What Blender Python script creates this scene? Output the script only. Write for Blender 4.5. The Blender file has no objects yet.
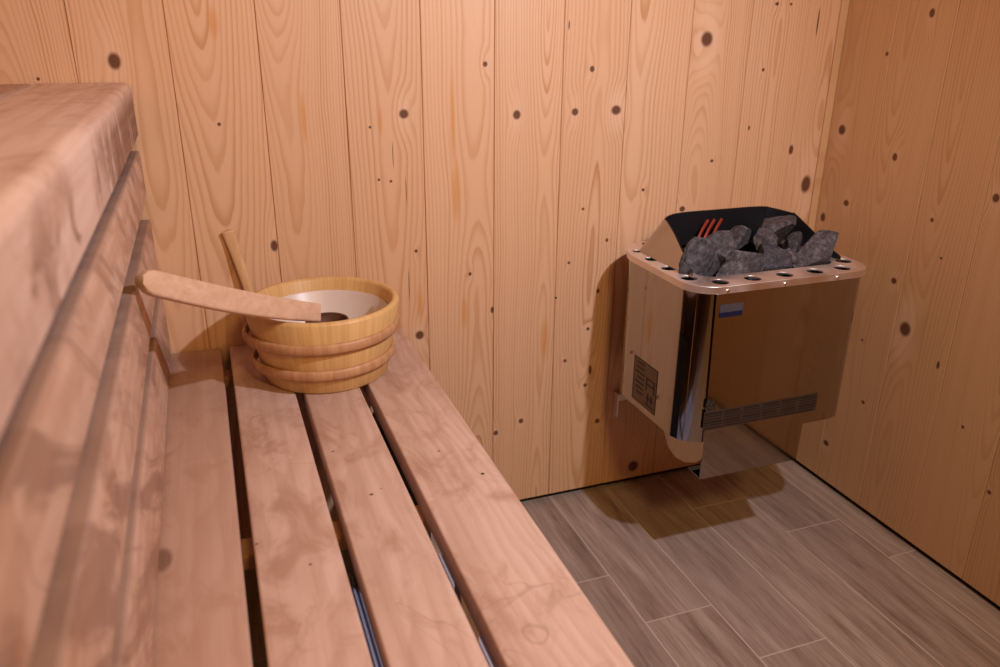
import bpy, bmesh, math, random
from mathutils import Vector, Matrix, noise
C = bpy.context.scene.collection
PI = math.pi

# ------------------------------------------------------------------ helpers
def link(name, me, mat=None, parent=None, loc=None):
    o = bpy.data.objects.new(name, me); C.objects.link(o)
    if mat: me.materials.append(mat)
    if parent: o.parent = parent
    if loc: o.location = loc
    return o
def fin(name, bm, mat, parent=None, smooth=False, off=None, angle=35):
    """bmesh in world coordinates -> object; off = parent's location"""
    if parent is not None and off is None: off = world(parent)
    if off is not None: bmesh.ops.translate(bm, verts=bm.verts, vec=-Vector(off))
    bmesh.ops.recalc_face_normals(bm, faces=bm.faces)
    me = bpy.data.meshes.new(name); bm.to_mesh(me); bm.free()
    if smooth:
        me.shade_smooth()
        me.set_sharp_from_angle(angle=math.radians(angle))
    return link(name, me, mat, parent)
def world(o):
    v = Vector((0, 0, 0))
    while o is not None: v += Vector(o.location); o = o.parent
    return v
def empty(name, loc, label, cat, group=None):
    o = bpy.data.objects.new(name, None); C.objects.link(o); o.location = loc
    o.empty_display_size = .05
    o['label'] = label; o['category'] = cat
    if group: o['group'] = group
    return o
def box(bm, x0, x1, y0, y1, z0, z1, bev=0, seg=2):
    r = bmesh.ops.create_cube(bm, size=1)
    vs = r['verts']
    for v in vs:
        v.co = Vector(((x0+x1)/2+v.co.x*(x1-x0), (y0+y1)/2+v.co.y*(y1-y0), (z0+z1)/2+v.co.z*(z1-z0)))
    if bev:
        es = list({e for v in vs for e in v.link_edges})
        bmesh.ops.bevel(bm, geom=es, offset=bev, segments=seg, affect='EDGES', profile=.5)
def nb(): return bmesh.new()
def tube(bm, pts, r, n=10, caps=True):
    pts = [Vector(p) for p in pts]; rings = []
    up = Vector((0, 0, 1))
    for i, p in enumerate(pts):
        t = (pts[min(i+1, len(pts)-1)]-pts[max(i-1, 0)]).normalized()
        a = t.cross(up)
        if a.length < 1e-3: a = t.cross(Vector((1, 0, 0)))
        a.normalize(); b = t.cross(a)
        rr = r[i] if isinstance(r, (list, tuple)) else r
        rings.append([bm.verts.new(p+a*math.cos(2*PI*k/n)*rr+b*math.sin(2*PI*k/n)*rr) for k in range(n)])
    for i in range(len(rings)-1):
        for k in range(n): bm.faces.new((rings[i][k], rings[i][(k+1) % n], rings[i+1][(k+1) % n], rings[i+1][k]))
    if caps: bm.faces.new(rings[0]); bm.faces.new(rings[-1])
def bez(p, n=24):
    p = [Vector(q) for q in p]; out = []
    for i in range(len(p)-1):
        a = p[max(i-1, 0)]; b = p[i]; c = p[i+1]; d = p[min(i+2, len(p)-1)]
        for k in range(n):
            t = k/n
            out.append(.5*((2*b)+(c-a)*t+(2*a-5*b+4*c-d)*t*t+(3*b-a-3*c+d)*t**3))
    out.append(p[-1]); return out
def lathe(bm, prof, cx, cy, n=72, closed=False):
    rings = [[bm.verts.new((cx+r*math.cos(2*PI*k/n), cy+r*math.sin(2*PI*k/n), z)) for k in range(n)] for r, z in prof]
    m = len(rings)
    for i in range(m if closed else m-1):
        A = rings[i]; B = rings[(i+1) % m]
        for k in range(n): bm.faces.new((A[k], A[(k+1) % n], B[(k+1) % n], B[k]))
    return rings
def rrect(x0, x1, y0, y1, rs, n=8):
    """rounded rectangle outline, radii order: (x0,y0),(x1,y0),(x1,y1),(x0,y1); ccw"""
    out = []
    for (cx, cy, r, a0) in ((x0, y0, rs[0], PI), (x1, y0, rs[1], 1.5*PI), (x1, y1, rs[2], 0), (x0, y1, rs[3], .5*PI)):
        ox = cx + (r if cx == x0 else -r); oy = cy + (r if cy == y0 else -r)
        for k in range(n+1):
            a = a0 + k/n*PI/2
            out.append((ox+r*math.cos(a), oy+r*math.sin(a)))
    return out

# ------------------------------------------------------------------ node helper
class N:
    def __init__(s, name):
        s.m = bpy.data.materials.new(name); s.m.use_nodes = True
        s.t = s.m.node_tree; s.t.nodes.clear()
        s.out = s.t.nodes.new('ShaderNodeOutputMaterial')
        s.b = s.t.nodes.new('ShaderNodeBsdfPrincipled')
        s.t.links.new(s.b.outputs[0], s.out.inputs[0])
    def put(s, sock, v):
        if hasattr(v, 'is_linked') or isinstance(v, bpy.types.NodeSocket): s.t.links.new(v, sock)
        else: sock.default_value = v
    def math(s, op, a, b=0.0, c=None, clamp=False):
        n = s.t.nodes.new('ShaderNodeMath'); n.operation = op; n.use_clamp = clamp
        s.put(n.inputs[0], a); s.put(n.inputs[1], b)
        if c is not None: s.put(n.inputs[2], c)
        return n.outputs[0]
    def vmath(s, op, a, b=None, c=None):
        n = s.t.nodes.new('ShaderNodeVectorMath'); n.operation = op
        s.put(n.inputs[0], a)
        if b is not None: s.put(n.inputs[1], b)
        if c is not None: s.put(n.inputs[2], c)
        return n.outputs['Value'] if op == 'LENGTH' else n.outputs[0]
    def pos(s):
        g = s.t.nodes.new('ShaderNodeNewGeometry'); x = s.t.nodes.new('ShaderNodeSeparateXYZ')
        s.t.links.new(g.outputs['Position'], x.inputs[0]); return g.outputs['Position'], x.outputs
    def objpos(s):
        g = s.t.nodes.new('ShaderNodeTexCoord'); x = s.t.nodes.new('ShaderNodeSeparateXYZ')
        s.t.links.new(g.outputs['Object'], x.inputs[0]); return g.outputs['Object'], x.outputs
    def xyz(s, x, y, z):
        n = s.t.nodes.new('ShaderNodeCombineXYZ')
        s.put(n.inputs[0], x); s.put(n.inputs[1], y); s.put(n.inputs[2], z); return n.outputs[0]
    def noise(s, v, scale=1.0, detail=2.0, rough=.5, dist=0.0):
        n = s.t.nodes.new('ShaderNodeTexNoise'); s.put(n.inputs['Vector'], v)
        n.inputs['Scale'].default_value = scale; n.inputs['Detail'].default_value = detail
        n.inputs['Roughness'].default_value = rough; n.inputs['Distortion'].default_value = dist
        return n.outputs[0]
    def white(s, v):
        n = s.t.nodes.new('ShaderNodeTexWhiteNoise'); n.noise_dimensions = '3D'; s.put(n.inputs['Vector'], v)
        x = s.t.nodes.new('ShaderNodeSeparateXYZ'); s.t.links.new(n.outputs['Color'], x.inputs[0]); return x.outputs
    def mr(s, v, a, b, c=0.0, d=1.0, smooth=False):
        n = s.t.nodes.new('ShaderNodeMapRange'); n.clamp = True
        if smooth: n.interpolation_type = 'SMOOTHSTEP'
        s.put(n.inputs[0], v)
        for i, q in enumerate((a, b, c, d)): s.put(n.inputs[1+i], q)
        return n.outputs[0]
    def ramp(s, v, stops, interp='LINEAR'):
        n = s.t.nodes.new('ShaderNodeValToRGB'); s.put(n.inputs[0], v)
        cr = n.color_ramp; cr.interpolation = interp
        while len(cr.elements) < len(stops): cr.elements.new(.5)
        for e, (p, c) in zip(cr.elements, stops): e.position = p; e.color = (*c, 1)
        return n.outputs[0]
    def mix(s, f, a, b, mode='MIX'):
        n = s.t.nodes.new('ShaderNodeMix'); n.data_type = 'RGBA'; n.blend_type = mode
        s.put(n.inputs[0], f); s.put(n.inputs[6], a if not isinstance(a, tuple) else (*a, 1)); s.put(n.inputs[7], b if not isinstance(b, tuple) else (*b, 1))
        return n.outputs[2]
    def bump(s, h, strength=.3, dist=.001):
        n = s.t.nodes.new('ShaderNodeBump'); n.inputs['Strength'].default_value = strength
        n.inputs['Distance'].default_value = dist; s.put(n.inputs['Height'], h)
        s.t.links.new(n.outputs[0], s.b.inputs['Normal'])
    def fin(s, col=None, rough=.5, metal=0.0, spec=.5):
        if col is not None: s.put(s.b.inputs['Base Color'], col if not isinstance(col, tuple) else (*col, 1))
        s.put(s.b.inputs['Roughness'], rough); s.put(s.b.inputs['Metallic'], metal)
        s.put(s.b.inputs['Specular IOR Level'], spec); return s.m

def plain(name, col, rough=.5, metal=0.0, spec=.5, var=.15, sc=60):
    n = N(name); p, _ = n.pos()
    f = n.noise(p, sc, 3)
    c = n.mix(f, tuple(max(0, q*(1-var)) for q in col), tuple(min(1, q*(1+var)) for q in col))
    return n.fin(c, rough, metal, spec)

def knots(n, P2, ks):
    """P2: (u,v,0) vector. returns (mask, halo) sockets built up knot by knot"""
    mask = 0.0; halo = 0.0
    for (u, v, rx, ry) in ks:
        d = n.vmath('MULTIPLY_ADD', P2, (1/rx, 1/ry, 0), (-u/rx, -v/ry, 0))
        l = n.vmath('LENGTH', d)
        mk = n.mr(l, .7, 1.15, 1, 0)
        mask = mk if isinstance(mask, float) else n.math('MAXIMUM', mask, mk)
        if rx > .0034 and rx < ry*3:
            l2 = n.vmath('LENGTH', n.vmath('MULTIPLY_ADD', P2, (1/rx, .42/ry, 0), (-u/rx, -v*.42/ry, 0)))
            hl = n.mr(l2, 0.5, 3.6, min(.016, rx*1.15), 0, True)
            halo = hl if isinstance(halo, float) else n.math('ADD', halo, hl)
    return mask, halo

# knots seen on the cladding: (u, z, half-width, half-height) in metres
KB = [[-1.479,1.01,.0104,.0139],[-1.594,.984,.0028,.003],[-1.471,.781,.0024,.0026],[-1.0,.913,.0096,.0091],[-1.065,.891,.0028,.0027],[-1.053,.793,.0029,.0028],[-1.03,.789,.0029,.0029],[-.839,1.0,.005,.0054],[-.773,.905,.0085,.0095],[-.647,.907,.0078,.0078],[-.613,.989,.0055,.0066],[-.554,.908,.0116,.01],[-.352,1.045,.0146,.0156],[-.477,.739,.0042,.0037],[-.667,1.07,.0016,.009],[-.187,1.115,.0051,.0039],[-.151,1.115,.0039,.0029],[-.202,.983,.0039,.0041],[-.221,.861,.003,.0054],[-.098,.808,.006,.0114],[-.042,.726,.014,.0214],[-.309,.793,.0044,.0037],[-.074,1.08,.0022,.0303],[-1.257,.681,.0068,.0115],[-.983,.466,.0096,.01],[-.985,.647,.0037,.0037],[-.872,.588,.0037,.0043],[-.823,.503,.004,.0079],[-.619,.707,.0035,.0032],[-.558,.634,.0037,.0045],[-.647,.591,.0036,.0034],[-.573,.519,.0045,.0059],[-.675,.514,.0029,.0028],[-.593,.431,.0045,.0044],[-.647,.36,.0045,.0045],[-.582,.328,.0042,.0128],[-.593,.291,.0052,.0052],[-.448,.046,.015,.0155],[-.556,.191,.0067,.0068],[-.752,.225,.0062,.0065],[-.813,.205,.0061,.0064],[-.374,.69,.0078,.0068],[-1.024,.838,.0008,.0262],[-1.001,.77,.0008,.0271],[-1.002,.578,.0008,.0339],[-1.329,.905,.0033,.0034]]
KR = [[-.229,1.097,.0071,.009],[-.134,1.019,.0045,.0049],[-.042,.854,.0112,.0118],[-.204,.817,.0068,.009],[-.091,.697,.0085,.0077],[-.026,.65,.008,.0115],[-.326,.71,.0046,.0048],[-.365,.641,.0034,.0029],[-.263,.563,.008,.0073],[-.316,.471,.0148,.0168],[-.412,.427,.004,.0091],[-.208,.405,.0037,.0029],[-.244,.264,.0056,.0046],[-.452,.779,.0078,.0088],[-.583,.227,.0048,.0049],[-.157,.111,.0094,.0075],[-.497,.327,.0041,.004]]
# resin streaks: (u, z, half-width, half-height)
SB = [(-1.185,.91,.007,.05),(-1.32,1.07,.011,.03),(-.905,.90,.006,.10),(-.90,.76,.011,.07),(-1.045,.90,.004,.03),(-.885,.505,.008,.042),(-.70,.42,.012,.06),(-.98,.53,.007,.05)]
W = .1435
def cladding(name, axis, off, seed, ks, streaks=(), light=(.71,.46,.31), dark=(.45,.21,.085), knotcol=(.075,.03,.018)):
    n = N(name); P, X = n.pos()
    u = X[axis]; z = X[2]
    c = n.math('SUBTRACT', u, off); c = n.math('DIVIDE', c, W); cell = n.math('FLOOR', c)
    loc = n.math('MULTIPLY', n.math('SUBTRACT', n.math('SUBTRACT', c, cell), .5), W)
    r = n.white(n.xyz(cell, seed, 3.3))
    P2 = n.xyz(u, z, 0.0)
    mask, halo = knots(n, P2, ks)
    # pith depth wanders with height: nested cathedral figure on some boards, straight grain on others
    dn = n.noise(n.xyz(n.math('MULTIPLY_ADD', r[0], 40.0, n.math('MULTIPLY', loc, 2.0)), n.math('MULTIPLY', z, 1.15), n.math('MULTIPLY', r[1], 20.0)), 1.0, 1.5, .5)
    D = n.math('MULTIPLY', n.math('SUBTRACT', dn, .28), .16)
    lx = n.math('ADD', loc, n.math('MULTIPLY', n.math('SUBTRACT', r[2], .5), .11))
    wob = n.noise(n.xyz(n.math('MULTIPLY', u, 14.0), n.math('MULTIPLY', z, 3.0), r[1]), 1.0, 3, .55)
    ring = n.math('SQRT', n.math('ADD', n.math('MULTIPLY', lx, lx), n.math('MULTIPLY', D, D)))
    ring = n.math('ADD', ring, n.math('MULTIPLY', wob, .012))
    ring = n.math('ADD', ring, halo)
    # ring spacing differs from board to board
    f = n.math('MULTIPLY', ring, n.math('MULTIPLY_ADD', r[0], 110.0, 120.0))
    t = n.math('FRACT', f)
    late = n.math('MULTIPLY', n.mr(t, .38, .88, 0, 1, True), n.mr(t, .91, 1.0, 1, 0))
    amt = n.math('MULTIPLY', late, n.mr(n.noise(n.xyz(n.math('MULTIPLY', f, 1.0), 0.0, r[0]), .45, 1), .35, .7, .25, .85))
    fib = n.noise(n.xyz(n.math('MULTIPLY', u, 900.0), n.math('MULTIPLY', z, 16.0), 0.0), 1.0, 2)
    col = n.mix(n.math('MULTIPLY', amt, .95), light, dark)
    col = n.mix(n.mr(fib, .35, .75, 0, .16), col, dark)
    # board to board tint
    tint = n.mix(r[1], (1.03, 1.02, 1.02), (.94, .90, .86))
    col = n.mix(1.0, col, tint, 'MULTIPLY')
    big = n.noise(n.xyz(n.math('MULTIPLY', u, 5.0), n.math('MULTIPLY', z, 1.2), 0.0), 1.0, 2)
    col = n.mix(n.mr(big, .35, .75, 0, .35), col, (.66, .37, .20))
    if streaks:
        s = 0.0
        for (a, b, rx, ry) in streaks:
            l = n.vmath('LENGTH', n.vmath('MULTIPLY_ADD', P2, (1/rx, 1/ry, 0), (-a/rx, -b/ry, 0)))
            k = n.mr(l, .3, 1.2, .55, 0, True)
            s = k if isinstance(s, float) else n.math('MAXIMUM', s, k)
        col = n.mix(s, col, (.58, .24, .05))
    # ring of paler, then redder wood around each knot, then the knot
    col = n.mix(n.mr(halo, .004, .014, 0, .35), col, (.80, .56, .42))
    kc = n.mix(n.noise(P, 260, 2), knotcol, (.20, .085, .045))
    col = n.mix(mask, col, kc)
    n.bump(n.math('SUBTRACT', 1.0, n.math('MULTIPLY', late, .5)), .12, .0006)
    return n.fin(col, n.mr(fib, .3, .7, .42, .56), 0, .35)

MAT = {}
MAT['wall_b'] = cladding('spruce_cladding_back', 0, -1.394, 5.0, KB, SB)
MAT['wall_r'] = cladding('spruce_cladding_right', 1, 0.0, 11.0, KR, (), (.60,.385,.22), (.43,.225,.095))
MAT['wall_o'] = cladding('spruce_cladding_other', 1, 0.0, 17.0, [(-1.2,1.2,.012,.014),(-1.7,.6,.01,.012),(-.5,.8,.01,.01)])
MAT['wall_f'] = cladding('spruce_cladding_front', 0, 0.0, 19.0, [(-1.2,1.2,.012,.014),(-.7,.6,.01,.012),(-.35,.9,.008,.01),(-.25,.4,.01,.01)])

def benchwood(name, light, dark, blot=.4, vert=0.0, ks=(), endstain=False):
    """aspen/alder bench timber, grain along y"""
    n = N(name); P, X = n.pos()
    oi = n.t.nodes.new('ShaderNodeObjectInfo'); r = oi.outputs['Random']
    x = n.math('ADD', X[0], n.math('MULTIPLY', r, 7.0)); z = X[2]; y = X[1]
    if ks: mask, halo = knots(n, n.xyz(X[0], X[1], 0.0), ks)
    D = n.math('MULTIPLY', n.math('SUBTRACT', n.noise(n.xyz(n.math('MULTIPLY', x, 1.5), n.math('MULTIPLY', y, 1.6), z), 1.0, 1.5), .3), .15)
    a = n.math('SUBTRACT', n.math('ADD', X[0], n.math('MULTIPLY', z, .35)), n.math('MULTIPLY', r, .3))
    wob = n.noise(n.xyz(n.math('MULTIPLY', x, 12.0), n.math('MULTIPLY', y, 4.0), n.math('MULTIPLY', z, 12.0)), 1.0, 3)
    ring = n.math('ADD', n.math('ADD', n.math('MULTIPLY', n.math('ABSOLUTE', n.math('SINE', n.math('MULTIPLY', a, 9.0))), .10), D), n.math('MULTIPLY', wob, .03))
    if ks: ring = n.math('ADD', ring, halo)
    t = n.math('FRACT', n.math('MULTIPLY', ring, 85.0))
    late = n.math('MULTIPLY', n.mr(t, .2, .85, 0, 1, True), n.mr(t, .88, 1.0, 1, 0))
    col = n.mix(n.math('MULTIPLY', late, .12 if endstain else .30), light, dark)
    # blotches of use and damp
    b1 = n.noise(n.xyz(n.math('MULTIPLY', x, 17.0), n.math('MULTIPLY', y, 9.0), n.math('MULTIPLY', z, 9.0)), 1.0, 5, .62, .9)
    col = n.mix(n.mr(b1, .45, .72, 0, blot, True), col, dark)
    b2 = n.noise(n.xyz(n.math('MULTIPLY', x, 5.0), n.math('MULTIPLY', y, 2.5), 4.0), 1.0, 3)
    col = n.mix(n.mr(b2, .5, .75, 0, .4, True), col, tuple(min(1, q*1.18) for q in light))
    # thin tide marks left by water
    w = n.noise(n.xyz(n.math('MULTIPLY', x, 8.0), n.math('MULTIPLY', y, 6.0), n.math('MULTIPLY', z, 5.0)), 1.0, 2, .5, 1.0)
    line = n.mr(n.math('ABSOLUTE', n.math('SUBTRACT', w, .56)), 0.0, .008, 1, 0)
    sp = n.noise(P, 7, 2)
    col = n.mix(n.math('MULTIPLY', line, n.mr(sp, .45, .6, 0, .34)), col, (.20, .10, .06))
    if vert:
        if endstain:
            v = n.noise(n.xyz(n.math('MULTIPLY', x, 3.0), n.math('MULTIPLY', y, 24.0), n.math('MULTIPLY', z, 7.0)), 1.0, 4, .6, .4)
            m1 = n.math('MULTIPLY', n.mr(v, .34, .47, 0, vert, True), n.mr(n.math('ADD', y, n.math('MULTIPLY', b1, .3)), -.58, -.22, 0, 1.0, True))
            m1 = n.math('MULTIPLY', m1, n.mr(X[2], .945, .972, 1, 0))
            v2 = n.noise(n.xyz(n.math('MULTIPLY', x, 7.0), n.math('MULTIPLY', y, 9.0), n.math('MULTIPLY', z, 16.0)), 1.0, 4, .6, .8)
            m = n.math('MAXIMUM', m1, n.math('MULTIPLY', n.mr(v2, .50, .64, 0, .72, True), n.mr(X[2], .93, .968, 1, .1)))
        else:
            v = n.noise(n.xyz(n.math('MULTIPLY', x, 6.0), n.math('ADD', n.math('MULTIPLY', y, 9.0), n.math('MULTIPLY', z, 14.0)), n.math('MULTIPLY', z, 7.0)), 1.0, 4, .6, .8)
            m = n.mr(v, .45, .62, 0, vert, True)
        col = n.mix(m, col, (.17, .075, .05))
        if not endstain:   # darker grey-brown bands along the top edges of the three boards
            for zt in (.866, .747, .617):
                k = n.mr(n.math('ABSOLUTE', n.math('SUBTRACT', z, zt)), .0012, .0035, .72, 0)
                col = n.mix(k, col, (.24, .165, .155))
    if ks: col = n.mix(mask, col, (.035, .016, .012))
    st = n.noise(n.xyz(n.math('MULTIPLY', x, 60.0), n.math('MULTIPLY', y, 2.2), n.math('MULTIPLY', z, 60.0)), 1.0, 4, .6, .3)
    col = n.mix(n.mr(st, .42, .72, 0, .55), col, dark)
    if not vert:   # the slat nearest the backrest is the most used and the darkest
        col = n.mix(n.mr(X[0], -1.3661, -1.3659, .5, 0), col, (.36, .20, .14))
    # fine fibre streaks along the grain
    g = n.noise(n.xyz(n.math('MULTIPLY', X[0], 500.0), n.math('MULTIPLY', y, 14.0), n.math('MULTIPLY', z, 500.0)), 1.0, 2)
    col = n.mix(n.mr(g, .4, .8, 0, .14), col, dark)
    n.bump(g, .08, .0005)
    return n.fin(col, n.mr(b1, .3, .7, .44, .6), 0, .35)
KS = [(-1.460,-.655,.012,.024),(-1.30,-.72,.0022,.002),(-1.235,-.47,.002,.002),(-1.205,-.60,.003,.0025),(-1.05,-.60,.003,.003),(-1.19,-.59,.0015,.0015),(-1.355,-.66,.002,.002),(-1.09,-.52,.002,.002)]
MAT['bench'] = benchwood('bench_timber', (.62,.43,.36), (.41,.24,.175), .9, ks=KS)
MAT['apron'] = benchwood('bench_apron_timber', (.70,.50,.42), (.44,.245,.165), .7, .95, endstain=True)
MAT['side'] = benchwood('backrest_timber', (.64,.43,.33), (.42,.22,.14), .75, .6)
MAT['bearer'] = benchwood('bearer_timber', (.52,.28,.12), (.36,.17,.07), .4)

def floor_mat():
    n = N('wood_look_floor_tile'); P, X = n.pos()
    x = X[0]; y = X[1]
    c = n.math('DIVIDE', n.math('ADD', x, .07), .15); cell = n.math('FLOOR', c); fx = n.math('SUBTRACT', c, cell)
    # per-column start of the tile joints: explicit for the visible columns
    w = n.white(n.xyz(cell, 2.0, 0.0))
    # joints: col -5 y=-.325, col -4 y=-.475, col -1 y=-.306, col 0 y=-.453
    off = n.math('FLOORED_MODULO', n.math('MULTIPLY', cell, .15), .60)
    yy = n.math('DIVIDE', n.math('ADD', y, n.math('ADD', off, .455)), .60)
    r2 = n.math('FLOOR', yy); fy = n.math('SUBTRACT', yy, r2)
    ex = n.math('MINIMUM', fx, n.math('SUBTRACT', 1.0, fx)); ex = n.math('MULTIPLY', ex, .15)
    ey = n.math('MULTIPLY', n.math('MINIMUM', fy, n.math('SUBTRACT', 1.0, fy)), .60)
    e = n.math('MINIMUM', ex, ey); joint = n.mr(e, .0009, .0017, 1, 0)
    r = n.white(n.xyz(cell, r2, 7.0))
    g1 = n.noise(n.xyz(n.math('MULTIPLY_ADD', r[0], 30.0, n.math('MULTIPLY', x, 42.0)), n.math('MULTIPLY', y, 3.4), r[1]), 1.0, 5, .62, .5)
    g2 = n.noise(n.xyz(n.math('MULTIPLY_ADD', r[1], 30.0, n.math('MULTIPLY', x, 190.0)), n.math('MULTIPLY', y, 9.0), 0.0), 1.0, 3, .6)
    col = n.ramp(g1, [(.26, (.16,.11,.095)), (.42, (.29,.22,.195)), (.60, (.38,.305,.275)), (.80, (.47,.395,.365))])
    col = n.mix(n.mr(g2, .45, .8, 0, .6), col, (.13, .085, .07))
    col = n.mix(1.0, col, n.mix(r[2], (.88, .86, .86), (1.12, 1.1, 1.08)), 'MULTIPLY')
    sm = n.noise(n.xyz(n.math('MULTIPLY', x, 5.0), n.math('MULTIPLY', y, 7.0), 0.0), 1.0, 4, .6)
    col = n.mix(n.mr(sm, .5, .7, 0, .22), col, (.40, .32, .29))
    col = n.mix(joint, col, (.52, .43, .39))
    n.bump(n.math('SUBTRACT', n.math('MULTIPLY', g2, .3), joint), .25, .001)
    return n.fin(col, n.mr(sm, .3, .7, .50, .34), 0, .5)
MAT['floor'] = floor_mat()

def steel(name, base=(.40,.38,.37), rough=.07, br=.0):
    n = N(name); P, X = n.pos()
    s = n.noise(P, 14, 3); d = n.noise(P, 220, 2)
    r = n.math('ADD', n.mr(s, .35, .75, rough, rough*1.8), n.mr(d, .66, .8, 0, .08))
    n.bump(n.noise(P, 9, 1), .05, .004)
    return n.fin(n.mix(n.mr(s, .4, .8, 0, .2), base, tuple(q*.85 for q in base)), r, 1.0)
MAT['steel'] = steel('polished_steel', rough=.05)
MAT['rim'] = steel('brushed_steel', (.85,.80,.82), .36)
MAT['hood'] = steel('hood_steel', (.46,.42,.39), .12)
MAT['black'] = plain('scorched_black_steel', (.012,.012,.016), .38, 0, .5)
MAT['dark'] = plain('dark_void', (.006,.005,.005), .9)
MAT['print'] = plain('dark_print', (.014,.010,.010), .5)
MAT['plate'] = plain('grey_label_film', (.13,.095,.075), .35, .5)
MAT['strip'] = plain('warning_label_film', (.075,.05,.038), .4, .4)
MAT['lilac'] = plain('pale_grey_sticker', (.060,.052,.066), .4)
MAT['blue'] = plain('blue_sticker_band', (.003,.007,.035), .4)
MAT['screw'] = plain('bright_screw', (.85,.82,.8), .25, 1.0)
MAT['cable'] = plain('grey_cable', (.045,.035,.03), .5)
def stone_mat():
    n = N('grey_sauna_stone'); P, X = n.pos()
    oi = n.t.nodes.new('ShaderNodeObjectInfo'); r = oi.outputs['Random']
    a = n.noise(P, 90, 5, .65); b = n.noise(P, 420, 2, .6); c = n.noise(P, 30, 2)
    col = n.ramp(a, [(.3, (.018,.016,.019)), (.5, (.055,.050,.058)), (.72, (.14,.13,.145))])
    col = n.mix(n.mr(b, .56, .72, 0, .4), col, (.27, .25, .28))
    col = n.mix(1.0, col, n.mix(r, (.75, .75, .85), (1.2, 1.12, 1.1)), 'MULTIPLY')
    n.bump(n.math('ADD', a, n.math('MULTIPLY', b, .5)), .8, .003)
    return n.fin(col, .8, 0, .35)
MAT['stone'] = stone_mat()
def ember():
    n = N('glowing_element'); P, X = n.pos()
    f = n.noise(P, 60, 2)
    c = n.mix(f, (.13, .010, .007), (.32, .045, .025))
    n.b.inputs['Emission Color'].default_value = (1, .10, .03, 1)
    n.b.inputs['Emission Strength'].default_value = .04
    return n.fin(c, .4, .3)
MAT['ember'] = ember()
def pailwood(name, light, dark, cx=None, cy=None, nst=18, ax=2):
    n = N(name); P, X = n.objpos()
    if cx is not None:
        ang = n.math('ARCTAN2', X[1], X[0])
        s = n.math('MULTIPLY', ang, nst/(2*PI)); cell = n.math('FLOOR', s); fr = n.math('SUBTRACT', s, cell)
        e = n.math('MINIMUM', fr, n.math('SUBTRACT', 1.0, fr)); r = n.white(n.xyz(cell, 1.0, 0.0))
        g = n.noise(n.xyz(n.math('MULTIPLY', ang, 26.0), n.math('MULTIPLY', X[2], 7.0), r[0]), 1.0, 4, .6, .3)
        col = n.mix(n.mr(g, .35, .7, 0, 1), light, dark)
        col = n.mix(1.0, col, n.mix(r[0], (.90, .88, .84), (1.06, 1.05, 1.03)), 'MULTIPLY')
        col = n.mix(n.mr(e, .0, .014, .35, 0), col, (.30, .15, .05))
    else:
        v = [n.math('MULTIPLY', X[i], 9.0 if i == ax else 95.0) for i in range(3)]
        g = n.noise(n.xyz(*v), 1.0, 4, .6, .4)
        col = n.mix(n.mr(g, .3, .72, 0, 1), light, dark)
    n.bump(g, .1, .0006)
    return n.fin(col, .45, 0, .4)
MAT['pail'] = pailwood('pail_stave_wood', (.67,.43,.20), (.56,.33,.13), 0, 0)
MAT['hoop'] = pailwood('hoop_wood', (.54,.30,.16), (.36,.17,.08), ax=2)
MAT['ladle'] = pailwood('ladle_wood', (.66,.44,.32), (.54,.33,.22), ax=0)
MAT['spoon'] = pailwood('handle_wood', (.68,.43,.24), (.52,.29,.14), ax=2)
MAT['liner'] = plain('pale_plastic_liner', (.64,.53,.50), .35, 0, .5, .04)
MAT['bowl'] = pailwood('shaded_ladle_bowl_wood', (.16,.07,.045), (.04,.018,.012), ax=0)  # dark brown wood, with the shade inside the bucket put into its colour
MAT['ribs'] = plain('blue_grey_plastic', (.45,.45,.60), .45)

# ------------------------------------------------------------------ room shell
XL, YF, ZC = -2.20, -2.50, 2.40
def struct(o): o['kind'] = 'structure'; return o
def clad_mesh(u0, u1, off, z0, z1, face):
    """boards with fine V joints as one profile; face(u, depth, z) -> co"""
    cuts = []
    k = math.ceil((u0-off)/W)
    while off+k*W < u1-1e-4:
        if off+k*W > u0+1e-4: cuts.append(off+k*W)
        k += 1
    prof = [(u0, 0)]
    for c in cuts: prof += [(c-.0013, 0), (c-.0004, .0013), (c-.0003, .003), (c+.0003, .003), (c+.0004, .0013), (c+.0013, 0)]
    prof.append((u1, 0)); prof += [(u1, .025), (u0, .025)]
    bm = nb()
    A = [bm.verts.new(face(u, d, z0)) for u, d in prof]; B = [bm.verts.new(face(u, d, z1)) for u, d in prof]
    m = len(prof)
    for i in range(m): bm.faces.new((A[i], A[(i+1) % m], B[(i+1) % m], B[i]))
    bm.faces.new(A); bm.faces.new(B[::-1]); return bm
struct(fin('wall_back', clad_mesh(XL, 0, -1.394, .014, ZC, lambda u, d, z: (u, d, z)), MAT['wall_b']))
struct(fin('wall_right', clad_mesh(YF, 0, 0.0, .014, ZC, lambda u, d, z: (d, u, z)), MAT['wall_r']))
struct(fin('wall_left', clad_mesh(YF, 0, 0.0, .014, ZC, lambda u, d, z: (XL-d, u, z)), MAT['wall_o']))
struct(fin('wall_front', clad_mesh(XL, 0, 0.0, .014, ZC, lambda u, d, z: (u, YF-d, z)), MAT['wall_f']))
bm = nb(); box(bm, XL-.1, .1, YF-.1, .1, -.05, 0); struct(fin('floor', bm, MAT['floor']))
bm = nb(); box(bm, XL-.1, .1, YF-.1, .1, ZC, ZC+.04); struct(fin('ceiling', bm, MAT['wall_f']))
# dark recess behind the foot of the cladding
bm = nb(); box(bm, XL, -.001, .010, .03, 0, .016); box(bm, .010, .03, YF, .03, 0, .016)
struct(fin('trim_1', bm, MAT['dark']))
# slim corner strip
bm = nb(); box(bm, -.020, -.0005, -.005, -.0003, .014, ZC, .0012, 1); struct(fin('trim_2', bm, MAT['wall_r']))

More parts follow.
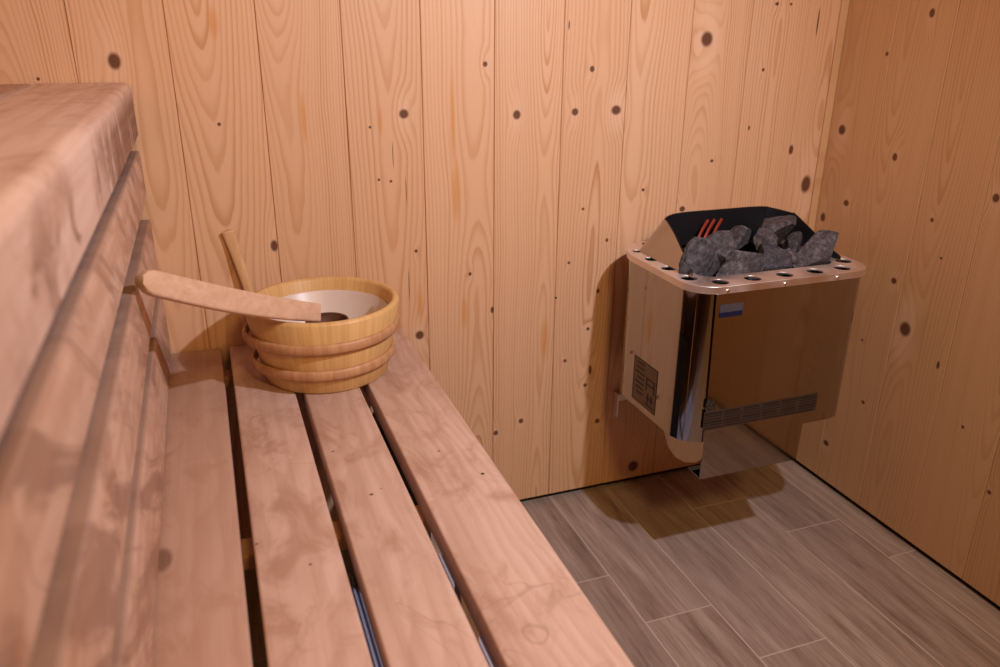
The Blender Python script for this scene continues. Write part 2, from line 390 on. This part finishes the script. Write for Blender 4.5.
# ------------------------------------------------------------------ benches
BZ = .492; YE = -2.30
def slat(bm, x0, x1, z1, th, y0=YE, y1=-.003, bev=.0035): box(bm, x0, x1, y0, y1, z1-th, z1, bev, 3)
lb = empty('lower_bench', (-1.247, -1.15, 0), 'lower bench of pinkish slats with dark gaps, the bucket standing on it', 'bench')
for x0, x1 in ((-1.485, -1.373), (-1.359, -1.263), (-1.2495, -1.157), (-1.142, -1.0245)):
    bm = nb(); slat(bm, x0, x1, BZ, .034); fin('slat', bm, MAT['bench'], lb, True)
for y in (-.05, -.612, -1.2, -1.8, -2.25):
    bm = nb(); box(bm, -1.485, -1.05, y-.020, y+.020, BZ-.034-.022, BZ-.0342, .003); fin('bearer', bm, MAT['bearer'], lb)
bm = nb(); box(bm, -1.078, -1.060, -.345, -.003, .001, .33, .002); fin('shade_panel', bm, MAT['black'], lb)  # added unseen panel, black, keeps the floor under the bench in shade
for y in (-.62, -1.8):
    bm = nb(); box(bm, -1.085, -1.055, y+.0205, y+.0505, 0, BZ-.035, .003); fin('leg', bm, MAT['bearer'], lb)

ub = empty('upper_bench', (-1.80, -1.15, 0), 'upper sauna bench with thick rounded front edge and dark stained fascia, at the left', 'bench')
def rounded_plank(x0, x1, z0, z1, rt, rb, y0=YE, y1=-.003, wav=0):
    """profile in x-z with big rounded front (x1) corners, extruded along y"""
    pr = [(x0, z0)]
    for k in range(7):
        a = -PI/2 + k/6*PI/2; pr.append((x1-rb+rb*math.cos(a), z0+rb+rb*math.sin(a)))
    for k in range(9):
        a = k/8*PI/2; pr.append((x1-rt+rt*math.cos(a), z1-rt+rt*math.sin(a)))
    pr.append((x0, z1))
    bm = nb(); ny = 60; rings = []
    for j in range(ny+1):
        y = y0+(y1-y0)*j/ny
        rings.append([bm.verts.new((x + (wav*noise.noise(Vector((x*3, y*2.2, z*5))) if x > x0+.01 else 0), y, z)) for x, z in pr])
    m = len(pr)
    for j in range(ny):
        for i in range(m): bm.faces.new((rings[j][i], rings[j][(i+1) % m], rings[j+1][(i+1) % m], rings[j+1][i]))
    bm.faces.new(rings[0][::-1]); bm.faces.new(rings[-1]); return bm
fin('front_slat', rounded_plank(-1.597, -1.460, .889, .977, .014, .005, wav=.0012), MAT['apron'], ub, True)
for x0, x1 in ((-1.735, -1.604), (-1.878, -1.747), (-2.02, -1.89), (-2.165, -2.033)):
    bm = nb(); slat(bm, x0, x1, .977, .03); fin('slat', bm, MAT['bench'], ub, True)
for y in (-.05, -.62, -1.2, -1.8, -2.25):
    bm = nb(); box(bm, -2.18, -1.60, y-.022, y+.022, .86, .946, .003); fin('bearer', bm, MAT['bearer'], ub)

br = empty('backrest', (-1.475, -1.15, 0), 'backrest of three horizontal stained boards below the upper bench fascia', 'backrest')
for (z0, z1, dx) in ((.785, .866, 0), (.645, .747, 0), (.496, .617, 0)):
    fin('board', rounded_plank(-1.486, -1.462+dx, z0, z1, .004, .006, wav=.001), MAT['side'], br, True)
for y in (-.10, -.95, -1.8):
    bm = nb(); box(bm, -1.53, -1.4865, y-.025, y+.025, 0, .887, .003); fin('post', bm, MAT['bearer'], br)

# ribbed mat on the floor below the lower bench
bm = nb(); box(bm, -1.33, -.96, -.95, -.14, .001, .012, .003)
for i in range(37): x = -1.325+i*.01; box(bm, x, x+.0052, -.947, -.143, .0121, .022, .001, 1)
o = fin('ribbed_mat', bm, MAT['ribs']); o['label'] = 'blue-grey ribbed mat glimpsed on the floor through the bench gaps'; o['category'] = 'mat'

# ------------------------------------------------------------------ heater
HX0, HX1, HY0, HY1, HZ = -.571, -.163, -.372, -.040, .637
ht = empty('sauna_heater', ((HX0+HX1)/2, -.2, 0), 'polished steel wall mounted sauna heater filled with grey stones, hanging in the corner', 'heater')
def loop_shell(outer, inner, z0, z1):
    bm = nb(); m = len(outer)
    a = [bm.verts.new((x, y, z0)) for x, y in outer]; b = [bm.verts.new((x, y, z1)) for x, y in outer]
    c = [bm.verts.new((x, y, z0)) for x, y in inner]; d = [bm.verts.new((x, y, z1)) for x, y in inner]
    for i in range(m):
        j = (i+1) % m
        bm.faces.new((a[i], a[j], b[j], b[i])); bm.faces.new((c[i], d[i], d[j], c[j]))
        bm.faces.new((b[i], b[j], d[j], d[i])); bm.faces.new((a[i], c[i], c[j], a[j]))
    return bm
def taper(bm, z0, z1, cx, s):
    for v in bm.verts:
        k = (v.co.z-z0)/(z1-z0); v.co.x = cx+(v.co.x-cx)*(s+(1-s)*k)
bx0, bx1, by0, by1 = HX0+.004, HX1-.004, HY0+.004, HY1-.004
R4 = (.058, .058, .097, .097)
body = loop_shell(rrect(bx0, bx1, by0, by1, R4, 12), rrect(bx0+.002, bx1-.002, by0+.002, by1-.002, [r-.002 for r in R4], 12), .320, .6240)
fin('body', body, MAT['steel'], ht, True, angle=40)
# underside closing plate
bm = nb()
vs = [bm.verts.new((x, y, .324)) for x, y in rrect(bx0+.003, bx1-.003, by0+.003, by1-.003, [r-.003 for r in R4], 8)]
f = bm.faces.new(vs); e = bmesh.ops.extrude_face_region(bm, geom=[f]); bmesh.ops.translate(bm, verts=[v for v in e['geom'] if isinstance(v, bmesh.types.BMVert)], vec=(0, 0, .002))
fin('base_plate', bm, MAT['black'], ht)
# flat mirror front running down over the control box
bm = nb()
pts = [(-.530, .6235), (-.232, .6235), (-.232, .345), (-.245, .330), (-.288, .330), (-.290, .240), (-.520, .240)]
yf = by0-.0042
A = [bm.verts.new((x, yf, z)) for x, z in pts]; B = [bm.verts.new((x, yf+.0034, z)) for x, z in pts]
bm.faces.new(A); bm.faces.new(B[::-1])
for i in range(len(pts)): bm.faces.new((A[i], A[(i+1) % len(pts)], B[(i+1) % len(pts)], B[i]))
box(bm, -.520, -.290, yf+.0005, yf+.045, .2402, .2422)
fin('front_panel', bm, MAT['steel'], ht)
# control box below with rounded lower edge
bm = nb()
prof = [(-.3705, .3195), (-.3705, .285), (-.345, .262), (-.31, .243), (-.275, .236), (-.245, .245), (-.225, .27), (-.220, .3195)]
A = [bm.verts.new((-.516, y, z)) for y, z in prof]; B = [bm.verts.new((-.296, y, z)) for y, z in prof]
bm.faces.new(A); bm.faces.new(B[::-1])
for i in range(len(prof)): bm.faces.new((A[i], A[(i+1) % len(prof)], B[(i+1) % len(prof)], B[i]))
fin('control_box', bm, MAT['steel'], ht, True)
# perforated rim: filled 2D curve with holes, extruded
cu = bpy.data.curves.new('rim', 'CURVE'); cu.dimensions = '2D'; cu.fill_mode = 'BOTH'
cu.extrude = .0014; cu.bevel_depth = .0006; cu.bevel_resolution = 1
def spl(pts):
    s = cu.splines.new('POLY'); s.points.add(len(pts)-1)
    for p, (x, y) in zip(s.points, pts): p.co = (x, y, 0, 1)
    s.use_cyclic_u = True
IX0, IX1, IY0, IY1 = -.520, -.212, -.316, -.085
spl(rrect(HX0+.0012, HX1-.0012, HY0+.0012, HY1-.0012, (.056, .056, .099, .099), 14))
spl(rrect(IX0, IX1, IY0, IY1, (.03, .03, .03, .03), 6))
def circ(x, y, r): spl([(x+r*math.cos(-k*PI/10), y+r*math.sin(-k*PI/10)) for k in range(20)])
for x, y, q in ((-.5450, -.110, .0110), (-.547, -.172, .0145), (-.548, -.238, .0160), (-.546, -.305, .0165)): circ(x, y, q) 
for x in (-.505, -.435, -.363, -.293, -.228): circ(x, -.344, .0165)
for x, y in ((-.196, -.112), (-.189, -.172), (-.188, -.238), (-.190, -.305)): circ(x, y, .0165)
for x in (-.497, -.425, -.355, -.285, -.235): circ(x, -.0650, .0105)
tmp = bpy.data.objects.new('tmp_rim', cu); C.objects.link(tmp)
bpy.context.view_layer.update()
me = bpy.data.meshes.new_from_object(tmp.evaluated_get(bpy.context.evaluated_depsgraph_get()))
bpy.data.objects.remove(tmp)
bm = nb(); bm.from_mesh(me); bmesh.ops.translate(bm, verts=bm.verts, vec=(0, 0, HZ-.002)); bpy.data.meshes.remove(me)
o1 = rrect(HX0, HX1, HY0, HY1, (.057, .057, .100, .100), 12); i1 = rrect(HX0+.0022, HX1-.0022, HY0+.0022, HY1-.0022, (.055, .055, .098, .098), 12)
lip = loop_shell(o1, i1, HZ-.0135, HZ-.0006); lm = bpy.data.meshes.new('t'); lip.to_mesh(lm); lip.free(); bm.from_mesh(lm); bpy.data.meshes.remove(lm)
fin('rim', bm, MAT['rim'], ht, False)
# outer air duct floor under the holes
fin('air_duct', loop_shell(rrect(bx0+.004, bx1-.004, by0+.004, by1-.004, [r-.004 for r in R4], 8), rrect(IX0-.001, IX1+.001, IY0-.001, IY1+.001, (.03,)*4, 8), .6215, .6235), MAT['dark'], ht)
# stone chamber
bm = loop_shell(rrect(IX0-.0008, IX1+.0008, IY0-.0008, IY1+.0008, (.03,)*4, 8), rrect(IX0+.002, IX1-.002, IY0+.002, IY1-.002, (.028,)*4, 8), .50, .6205)
box(bm, IX0+.002, IX1-.002, IY0+.002, IY1-.002, .50, .503)
fin('stone_chamber', bm, MAT['black'], ht, True)
# hood: collar open to the front, leaning in on the left, black inside
def hood_line():
    base = []; top = []
    # path from left front, back along the left, round the rear corners, forward along the right
    ns = 10
    bl = [(-.538, -.300), (-.541, -.24), (-.543, -.18)]; tl = [(-.536, -.298, .645), (-.520, -.235, .667), (-.505, -.175, .689)]
    base += bl; top += tl
    for k in range(ns+1):
        a = PI - k/ns*PI/2
        base.append((-.543+.035+.035*math.cos(a), -.125+.035*math.sin(a)))
        top.append((-.498+.035+.035*math.cos(a), -.135+.03*math.sin(a), .7085 - .006*abs(math.cos(a))))
    for x, xt in ((-.45, -.43), (-.36, -.35), (-.28, -.27)):
        base.append((x, -.090)); top.append((xt, -.105, .7105))
    for k in range(ns+1):
        a = PI/2 - k/ns*PI/2
        base.append((-.192-.04+.04*math.cos(a), -.130+.04*math.sin(a)))
        top.append((-.188-.045+.045*math.cos(a), -.148+.043*math.sin(a), .7085 - .010*math.cos(a)))
    base += [(-.192, -.20), (-.192, -.25), (-.192, -.30)]
    top += [(-.190, -.20, .680), (-.191, -.25, .660), (-.192, -.30, .645)]
    return base, top
base, top = hood_line()
base = [(p.x, p.y) for p in bez([(x, y, 0) for x, y in base], 3)]; top = [tuple(p) for p in bez(top, 3)]
def hood(off, name, mat):
    bm = nb(); cx, cy = -.365, -.21; rows = []
    for t in (0, .33, .66, 1):
        row = []
        for (bxx, byy), (tx, ty, tz) in zip(base, top):
            p = Vector((bxx, byy, .6375)).lerp(Vector((tx, ty, tz)), t)
            d = Vector((p.x-cx, p.y-cy, 0)).normalized()
            row.append(bm.verts.new(p+d*off))
        rows.append(row)
    for a, b in zip(rows, rows[1:]):
        for i in range(len(a)-1): bm.faces.new((a[i], a[i+1], b[i+1], b[i]))
    bmesh.ops.recalc_face_normals(bm, faces=bm.faces)
    r = bmesh.ops.solidify(bm, geom=bm.faces[:], thickness=.0012)
    return fin(name, bm, mat, ht, True)
hood(0, 'hood', MAT['hood']); hood(-.0024, 'hood_lining', MAT['black'])
# glowing elements behind the stones
for xa in (-.412, -.396, -.378):
    bm = nb(); tube(bm, [(xa-.026, -.150, .60), (xa-.010, -.135, .650), (xa+.012, -.122, .675), (xa+.026, -.118, .692)], .0034, 8)
    fin('heating_element', bm, MAT['ember'], ht, True)
# screws along the rim edge
for x in (-.507, -.382, -.262):
    bm = nb(); tube(bm, [(x, HY0+.0015, HZ-.0085), (x, HY0-.0018, HZ-.0085)], .0032, 10); o = fin('screw', bm, MAT['screw'], ht)
# sticker pair on the front
y0 = yf-.0006
def plate(name, mat, x0, x1, z0, z1, par, yy=None, th=.0005, lab=None):
    yy = y0 if yy is None else yy
    bm = nb(); box(bm, x0, x1, yy, yy+th, z0, z1)
    o = fin(name, bm, mat, par)
    if lab: o['label'] = lab
    return o
st = plate('sticker', MAT['lilac'], -.520, -.470, .578, .603, ht, lab='pale grey sticker with a blue lower band')
plate('blue_band', MAT['blue'], -.520, -.471, .5785, .588, st, y0-.0005)
# no-cover pictogram and the warning strip with its lines of small print
sq = plate('pictogram', MAT['plate'], -.5275, -.507, .3915, .4105, ht)
bm = nb()
for (a, b, c, d) in ((-.5275, -.507, .3915, .3930), (-.5275, -.507, .4090, .4105), (-.5275, -.5258, .3915, .4105), (-.5087, -.507, .3915, .4105)): box(bm, a, b, y0-.0006, y0, c, d)
rg = [(-.5172+.0065*math.cos(k*PI/12), y0-.0003, .401+.0065*math.sin(k*PI/12)) for k in range(25)]
tube(bm, rg, .0013, 6, False); tube(bm, [(-.5218, y0-.0003, .4056), (-.5126, y0-.0003, .3964)], .0009, 6)
box(bm, -.5215, -.513, y0-.0006, y0, .3990, .4005); box(bm, -.5195, -.515, y0-.0006, y0, .4015, .4035)
fin('print', bm, MAT['print'], sq)
wl = plate('warning_label', MAT['strip'], -.5285, -.262, .3485, .3885, ht, lab='long dark warning label of tiny print')
bm = nb(); random.seed(4)
for i in range(6):
    x0 = -.5270+i*.0442; x1 = x0+.0415
    for k in range(6):
        z = .3855-k*.0062
        if k in (0, 3):
            box(bm, x0, x1-random.random()*.008, y0-.0005, y0, z-.0040, z)
        else:
            x = x0
            while x < x1-.004:
                w = random.uniform(.003, .010); e = min(x+w, x1); box(bm, x, e, y0-.0005, y0, z-.0030, z-.0004); x = e+.0013
fin('print', bm, MAT['print'], wl)
# rating plate on the left cheek
xl = bx0-.0006
bm = nb(); box(bm, xl, xl+.0008, -.262, -.170, .335, .432); rp = fin('rating_label', bm, MAT['plate'], ht); rp['label'] = 'grey rating label with drawings and small print'
bm = nb(); random.seed(9)
def rb2(ya, yb, za, zb): box(bm, xl-.0005, xl, ya, yb, za, zb)
for (ya, yb, za, zb) in ((-.262, -.170, .335, .3362), (-.262, -.170, .4308, .432), (-.262, -.2608, .335, .432), (-.1712, -.170, .335, .432)): rb2(ya, yb, za, zb)
for k in range(7): rb2(-.212, -.178-random.random()*.01, .422-k*.011, .4255-k*.011)
for (ya, yb, za, zb) in ((-.254, -.222, .40, .403), (-.254, -.251, .375, .403), (-.225, -.222, .375, .403), (-.254, -.222, .388, .391), (-.248, -.244, .352, .37), (-.254, -.226, .358, .361), (-.234, -.230, .348, .37), (-.254, -.222, .343, .346)): rb2(ya, yb, za, zb)
fin('print', bm, MAT['print'], rp)
# wall brackets reaching back to the cladding
for x in (-.516, -.225):
    bm = nb(); box(bm, x-.0015, x+.0015, -.024, -.001, .205, .265, .0006, 1); box(bm, x+.0016, x+.05, -.018, -.001, .245, .262)
    fin('wall_bracket', bm, MAT['rim'], ht)
bm = nb(); box(bm, -.46, -.28, -.0405, -.001, .36, .52, .001, 1); fin('mounting_plate', bm, MAT['black'], ht)
# supply cable looping from the box to the wall
bm = nb(); tube(bm, bez([(-.40, -.24, .24), (-.44, -.18, .19), (-.42, -.10, .17), (-.36, -.04, .20), (-.33, -.006, .25)], 10), .0042, 10)
fin('supply_cable', bm, MAT['cable'], ht, True)

# ------------------------------------------------------------------ stones
def stone(seed, c, s, rot, label, group=None, keep=9):
    random.seed(seed)
    bm = nb()
    bmesh.ops.create_icosphere(bm, subdivisions=1, radius=1)
    # chop into facets with random planes
    bmesh.ops.subdivide_edges(bm, edges=bm.edges[:], cuts=1, use_grid_fill=True)
    for v in bm.verts: v.co.normalize()
    for k in range(keep):
        n = Vector((random.gauss(0, 1), random.gauss(0, 1), random.gauss(0, 1))).normalized()
        d = random.uniform(.40, .78)
        r = bmesh.ops.bisect_plane(bm, geom=bm.verts[:]+bm.edges[:]+bm.faces[:], plane_co=n*d, plane_no=n, clear_outer=True)
        ed = [e for e in bm.edges if e.is_boundary]
        if ed: bmesh.ops.contextual_create(bm, geom=ed)
    bmesh.ops.remove_doubles(bm, verts=bm.verts[:], dist=.02)
    bmesh.ops.triangulate(bm, faces=bm.faces[:])
    bmesh.ops.subdivide_edges(bm, edges=bm.edges[:], cuts=2, use_grid_fill=True)
    for v in bm.verts:
        q = v.co*3.1+Vector((seed*3.7, 0, 0))
        v.co += v.co.normalized()*(noise.noise(q)*.04+noise.noise(q*2.6)*.03)
    M = Matrix.Rotation(rot[2], 3, 'Z') @ Matrix.Rotation(rot[1], 3, 'Y') @ Matrix.Rotation(rot[0], 3, 'X')
    for v in bm.verts: v.co = M @ Vector((v.co.x*s[0], v.co.y*s[1], v.co.z*s[2]))*1.12
    bmesh.ops.recalc_face_normals(bm, faces=bm.faces)
    me = bpy.data.meshes.new('sauna_stone'); bm.to_mesh(me); bm.free()
    me.shade_smooth(); me.set_sharp_from_angle(angle=math.radians(18))
    o = link('sauna_stone', me, MAT['stone'], None, c)
    o['label'] = label; o['category'] = 'stone'; o['group'] = group or 'stones on the heater'
    return o
#STONES
SP = [
 (1, (-.497,-.262,.650), (.052,.026,.046), (0,.35,.3), 'pale speckled grey stone at the left end of the heater, against the hood'),
 (2, (-.437,-.245,.656), (.040,.026,.044), (0,-.3,-.2), 'upright wedge shaped grey stone, second from the left on the heater'),
 (3, (-.395,-.272,.638), (.050,.034,.034), (.2,.3,.2), 'rough brownish grey stone at the front middle of the heater pile'),
 (4, (-.375,-.200,.664), (.040,.028,.030), (.3,-.3,.1), 'small jagged stone peaking at the middle top of the pile'),
 (5, (-.325,-.270,.642), (.052,.032,.036), (.1,.25,-.2), 'broad grey stone in front, right of the middle of the pile'),
 (6, (-.268,-.185,.672), (.050,.034,.050), (.3,.5,.4), 'tall angular stone standing highest at the right of the pile'),
 (7, (-.228,-.276,.655), (.066,.030,.034), (0,-.38,.15), 'long dark grey stone lying out over the right end of the heater rim'),
 (8, (-.275,-.255,.633), (.034,.028,.030), (.5,.2,.3), 'small smooth dark stone between the broad one and the long one at right'),
 (9, (-.232,-.205,.652), (.024,.024,.024), (0,0,0), 'smallest dark stone, in the shade behind the long right hand one'),
 (10, (-.325,-.222,.664), (.032,.026,.028), (.2,.8,.2), 'light chip of stone leaning left of the tallest stone'),
 (11, (-.445,-.288,.632), (.042,.026,.028), (.1,.1,.1), 'low grey stone at the front edge below the upright wedge'),
]
for a in SP: stone(a[0], Vector(a[1]), a[2], a[3], a[4])
random.seed(21); k = 0
for x in (-.475, -.42, -.365, -.31, -.255):
    for y in (-.262, -.205, -.148):
        k += 1
        stone(40+k, Vector((x+random.uniform(-.004, .004), y+random.uniform(-.004, .004), .585 if y > -.26 else .578)), (.029, .029, .030), (random.random()*3, random.random()*3, random.random()*3), 'small dark stone packed deep among the larger ones in the heater', 'deep lying heater stones')

# ------------------------------------------------------------------ bucket
CX, CY = -1.197, -.172
pl = empty('sauna_bucket', (CX, CY, BZ+.001), 'round yellowish wooden bucket with two wooden hoops on the lower bench', 'bucket')
HB = .134
def rad(z): return .1075+(.133-.1075)*(z/HB)
Z0 = BZ+.001
prof = [(rad(0)-.003, Z0), (rad(0), Z0+.003), (rad(HB)-.001, Z0+HB-.006), (rad(HB)-.004, Z0+HB-.001), (rad(HB)-.008, Z0+HB),
        (rad(HB)-.012, Z0+HB-.001), (rad(HB)-.015, Z0+HB-.006), (rad(.02)-.015, Z0+.02)]
bm = nb(); rg = lathe(bm, prof, CX, CY, 96)
bm.faces.new(rg[0][::-1]); bm.faces.new(rg[-1])
fin('staves', bm, MAT['pail'], pl, True, angle=50)
def hoop(z, name='hoop'):
    bm = nb(); n = 96; m = 10; rings = []
    for k in range(n):
        a = 2*PI*k/n
        # the lapped joint stands proud at the left
        d = abs((a-PI*1.02+PI) % (2*PI)-PI); ex = .007*math.exp(-(d/.45)**2)
        r = rad(z)+.0035+ex
        rings.append([bm.verts.new((CX+(r+.0042*math.cos(2*PI*j/m))*math.cos(a), CY+(r+.0042*math.cos(2*PI*j/m))*math.sin(a), Z0+z+.0095*math.sin(2*PI*j/m)+.003*math.cos(a+.6))) for j in range(m)])
    for k in range(n):
        A = rings[k]; B = rings[(k+1) % n]
        for j in range(m): bm.faces.new((A[j], A[(j+1) % m], B[(j+1) % m], B[j]))
    return fin(name, bm, MAT['hoop'], pl, True, angle=60)
hoop(.086); hoop(.036)
# pale plastic liner inside
ri = rad(HB)-.0155
prof = [(ri-.0040, Z0+HB-.024), (ri-.0055, Z0+HB-.0225), (ri-.0070, Z0+HB-.024), (rad(.03)-.022, Z0+.030), (rad(.03)-.030, Z0+.0245), (.002, Z0+.0245)]
bm = nb(); rg = lathe(bm, prof, CX, CY, 96)
l0 = lathe(bm, [(ri-.0040, Z0+HB-.024), (rad(.03)-.0195, Z0+.023), (.002, Z0+.0225)], CX, CY, 96)
fin('liner', bm, MAT['liner'], pl, True, angle=50)
# separate slim stick leaning on the wall behind the bucket
sk = nb()
hp = bez([(-1.292, -.036, BZ+.004), (-1.302, -.027, .545), (-1.3125, -.019, .606), (-1.3235, -.012, .660), (-1.333, -.0075, .703), (-1.3365, -.0068, .718)], 8)
rows = []
for i, p in enumerate(hp):
    t = i/(len(hp)-1); w = .0075 + .0055*t*t; th = .0042
    if t > .93: w *= math.sqrt(max(.06, 1-((t-.93)/.072)**2))
    d = Vector((.985, .0, .17)).normalized(); e = Vector((0, 1, .25)).normalized()
    rows.append([sk.verts.new(p+d*w*math.cos(2*PI*k/14)+e*th*math.sin(2*PI*k/14)) for k in range(14)])
for A, B in zip(rows, rows[1:]):
    for k in range(14): sk.faces.new((A[k], A[(k+1) % 14], B[(k+1) % 14], B[k]))
sk.faces.new(rows[0][::-1]); sk.faces.new(rows[-1])
o = fin('wooden_stick', sk, MAT['spoon'], None, True, angle=60)
o['label'] = 'slim pale wooden stick with rounded tip leaning on the wall behind the bucket'; o['category'] = 'stick'

# ------------------------------------------------------------------ ladle
T0 = Vector((-1.4545, -.445, .767)); T1 = Vector((-1.212, -.226, .6195))
ld = empty('sauna_ladle', T1, 'wooden ladle with a long flat handle resting across the bucket rim', 'ladle')
ax = (T1-T0).normalized(); view = Vector((-.12, .98, -.1)); wd = Vector((.10, .42, .90)); wd = (wd-ax*wd.dot(ax)).normalized(); th = ax.cross(wd).normalized()
bm = nb(); rows = []
L = (T1-T0).length
nst = 40
for i in range(nst+1):
    t = i/nst; p = T0+ax*L*t
    w = .0165-.001*t + (.002*math.sin(t*PI)); h = .0075-.002*t
    if t < .06: w *= math.sqrt(max(0.10, 1-((.06-t)/.0615)**2))
    sag = Vector((0, 0, -.006*math.sin(t*PI)))
    ring = []
    for (a, b) in rrect(-w, w, -h, h, (min(.004, h*.7),)*4 if w > .006 else (.001,)*4, 3): ring.append(bm.verts.new(p+sag+wd*a+th*b))
    rows.append(ring)
m = len(rows[0])
for A, B in zip(rows, rows[1:]):
    for k in range(m): bm.faces.new((A[k], A[(k+1) % m], B[(k+1) % m], B[k]))
bm.faces.new(rows[0][::-1]); bm.faces.new(rows[-1])
fin('handle', bm, MAT['ladle'], ld, True, angle=50)
# bowl of the ladle hanging inside the bucket
bm = nb(); bc = T1+ax*.030+Vector((-.004, .004, -.022)); n = 32
prof = [(.0335, .012), (.036, .013), (.037, .010), (.034, -.012), (.026, -.024), (.001, -.027)]
inn = [(.0335, .012), (.031, -.010), (.023, -.020), (.001, -.022)]
for pr in (prof, inn):
    rr = [[bm.verts.new(bc+Vector((r*math.cos(2*PI*k/n), r*math.sin(2*PI*k/n), z))) for k in range(n)] for r, z in pr]
    for A, B in zip(rr, rr[1:]):
        for k in range(n): bm.faces.new((A[k], A[(k+1) % n], B[(k+1) % n], B[k]))
bmesh.ops.remove_doubles(bm, verts=bm.verts[:], dist=1e-5)
o = fin('bowl', bm, MAT['bowl'], ld, True); o['label'] = 'wooden ladle bowl, dark brown with its shade painted in'

# ------------------------------------------------------------------ lights
def area(name, loc, target, size, power, col, spread=PI):
    l = bpy.data.lights.new(name, 'AREA'); l.shape = 'DISK'; l.size = size; l.energy = power; l.color = col; l.spread = spread
    o = bpy.data.objects.new(name, l); C.objects.link(o); o.location = loc
    o.rotation_euler = (Vector(target)-Vector(loc)).to_track_quat('-Z', 'Y').to_euler(); return o
l = bpy.data.lights.new('key_lamp', 'SPOT'); l.energy = 53; l.color = (.90, .915, 1); l.shadow_soft_size = .02; l.spot_size = math.radians(138); l.spot_blend = 1
o = bpy.data.objects.new('key_lamp', l); C.objects.link(o); o.location = (-.52, -1.12, 1.50)
o.rotation_euler = (Vector((-1.15, -.10, .62))-o.location).to_track_quat('-Z', 'Y').to_euler()
area('warm_lamp', (-.95, -2.3, 2.1), (-.7, -.3, .3), .35, 18, (1, .66, .24))
w = bpy.data.worlds.new('w'); bpy.context.scene.world = w; w.use_nodes = True
w.node_tree.nodes['Background'].inputs[0].default_value = (.30, .20, .16, 1); w.node_tree.nodes['Background'].inputs[1].default_value = .1

# ------------------------------------------------------------------ camera
cd = bpy.data.cameras.new('camera'); cam = bpy.data.objects.new('camera', cd); C.objects.link(cam)
cd.sensor_width = 36; cd.lens = 789.65*36/1000; cd.clip_start = .02
r = Vector((.93916719, -.34338714, .00708927)); u = Vector((.11889035, .3443924, .9312674)); f = Vector((.32222674, .87377294, -.36426746))
M = Matrix(((r.x, u.x, -f.x, -1.3560129), (r.y, u.y, -f.y, -1.4948275), (r.z, u.z, -f.z, 1.07), (0, 0, 0, 1)))
cam.matrix_world = M
cd.dof.use_dof = True; cd.dof.focus_distance = 1.42; cd.dof.aperture_fstop = 4.5
bpy.context.scene.camera = cam
vs = bpy.context.scene.view_settings
vs.view_transform = 'Standard'; vs.look = 'None'; vs.gamma = 1; vs.exposure = 0; vs.use_curve_mapping = False
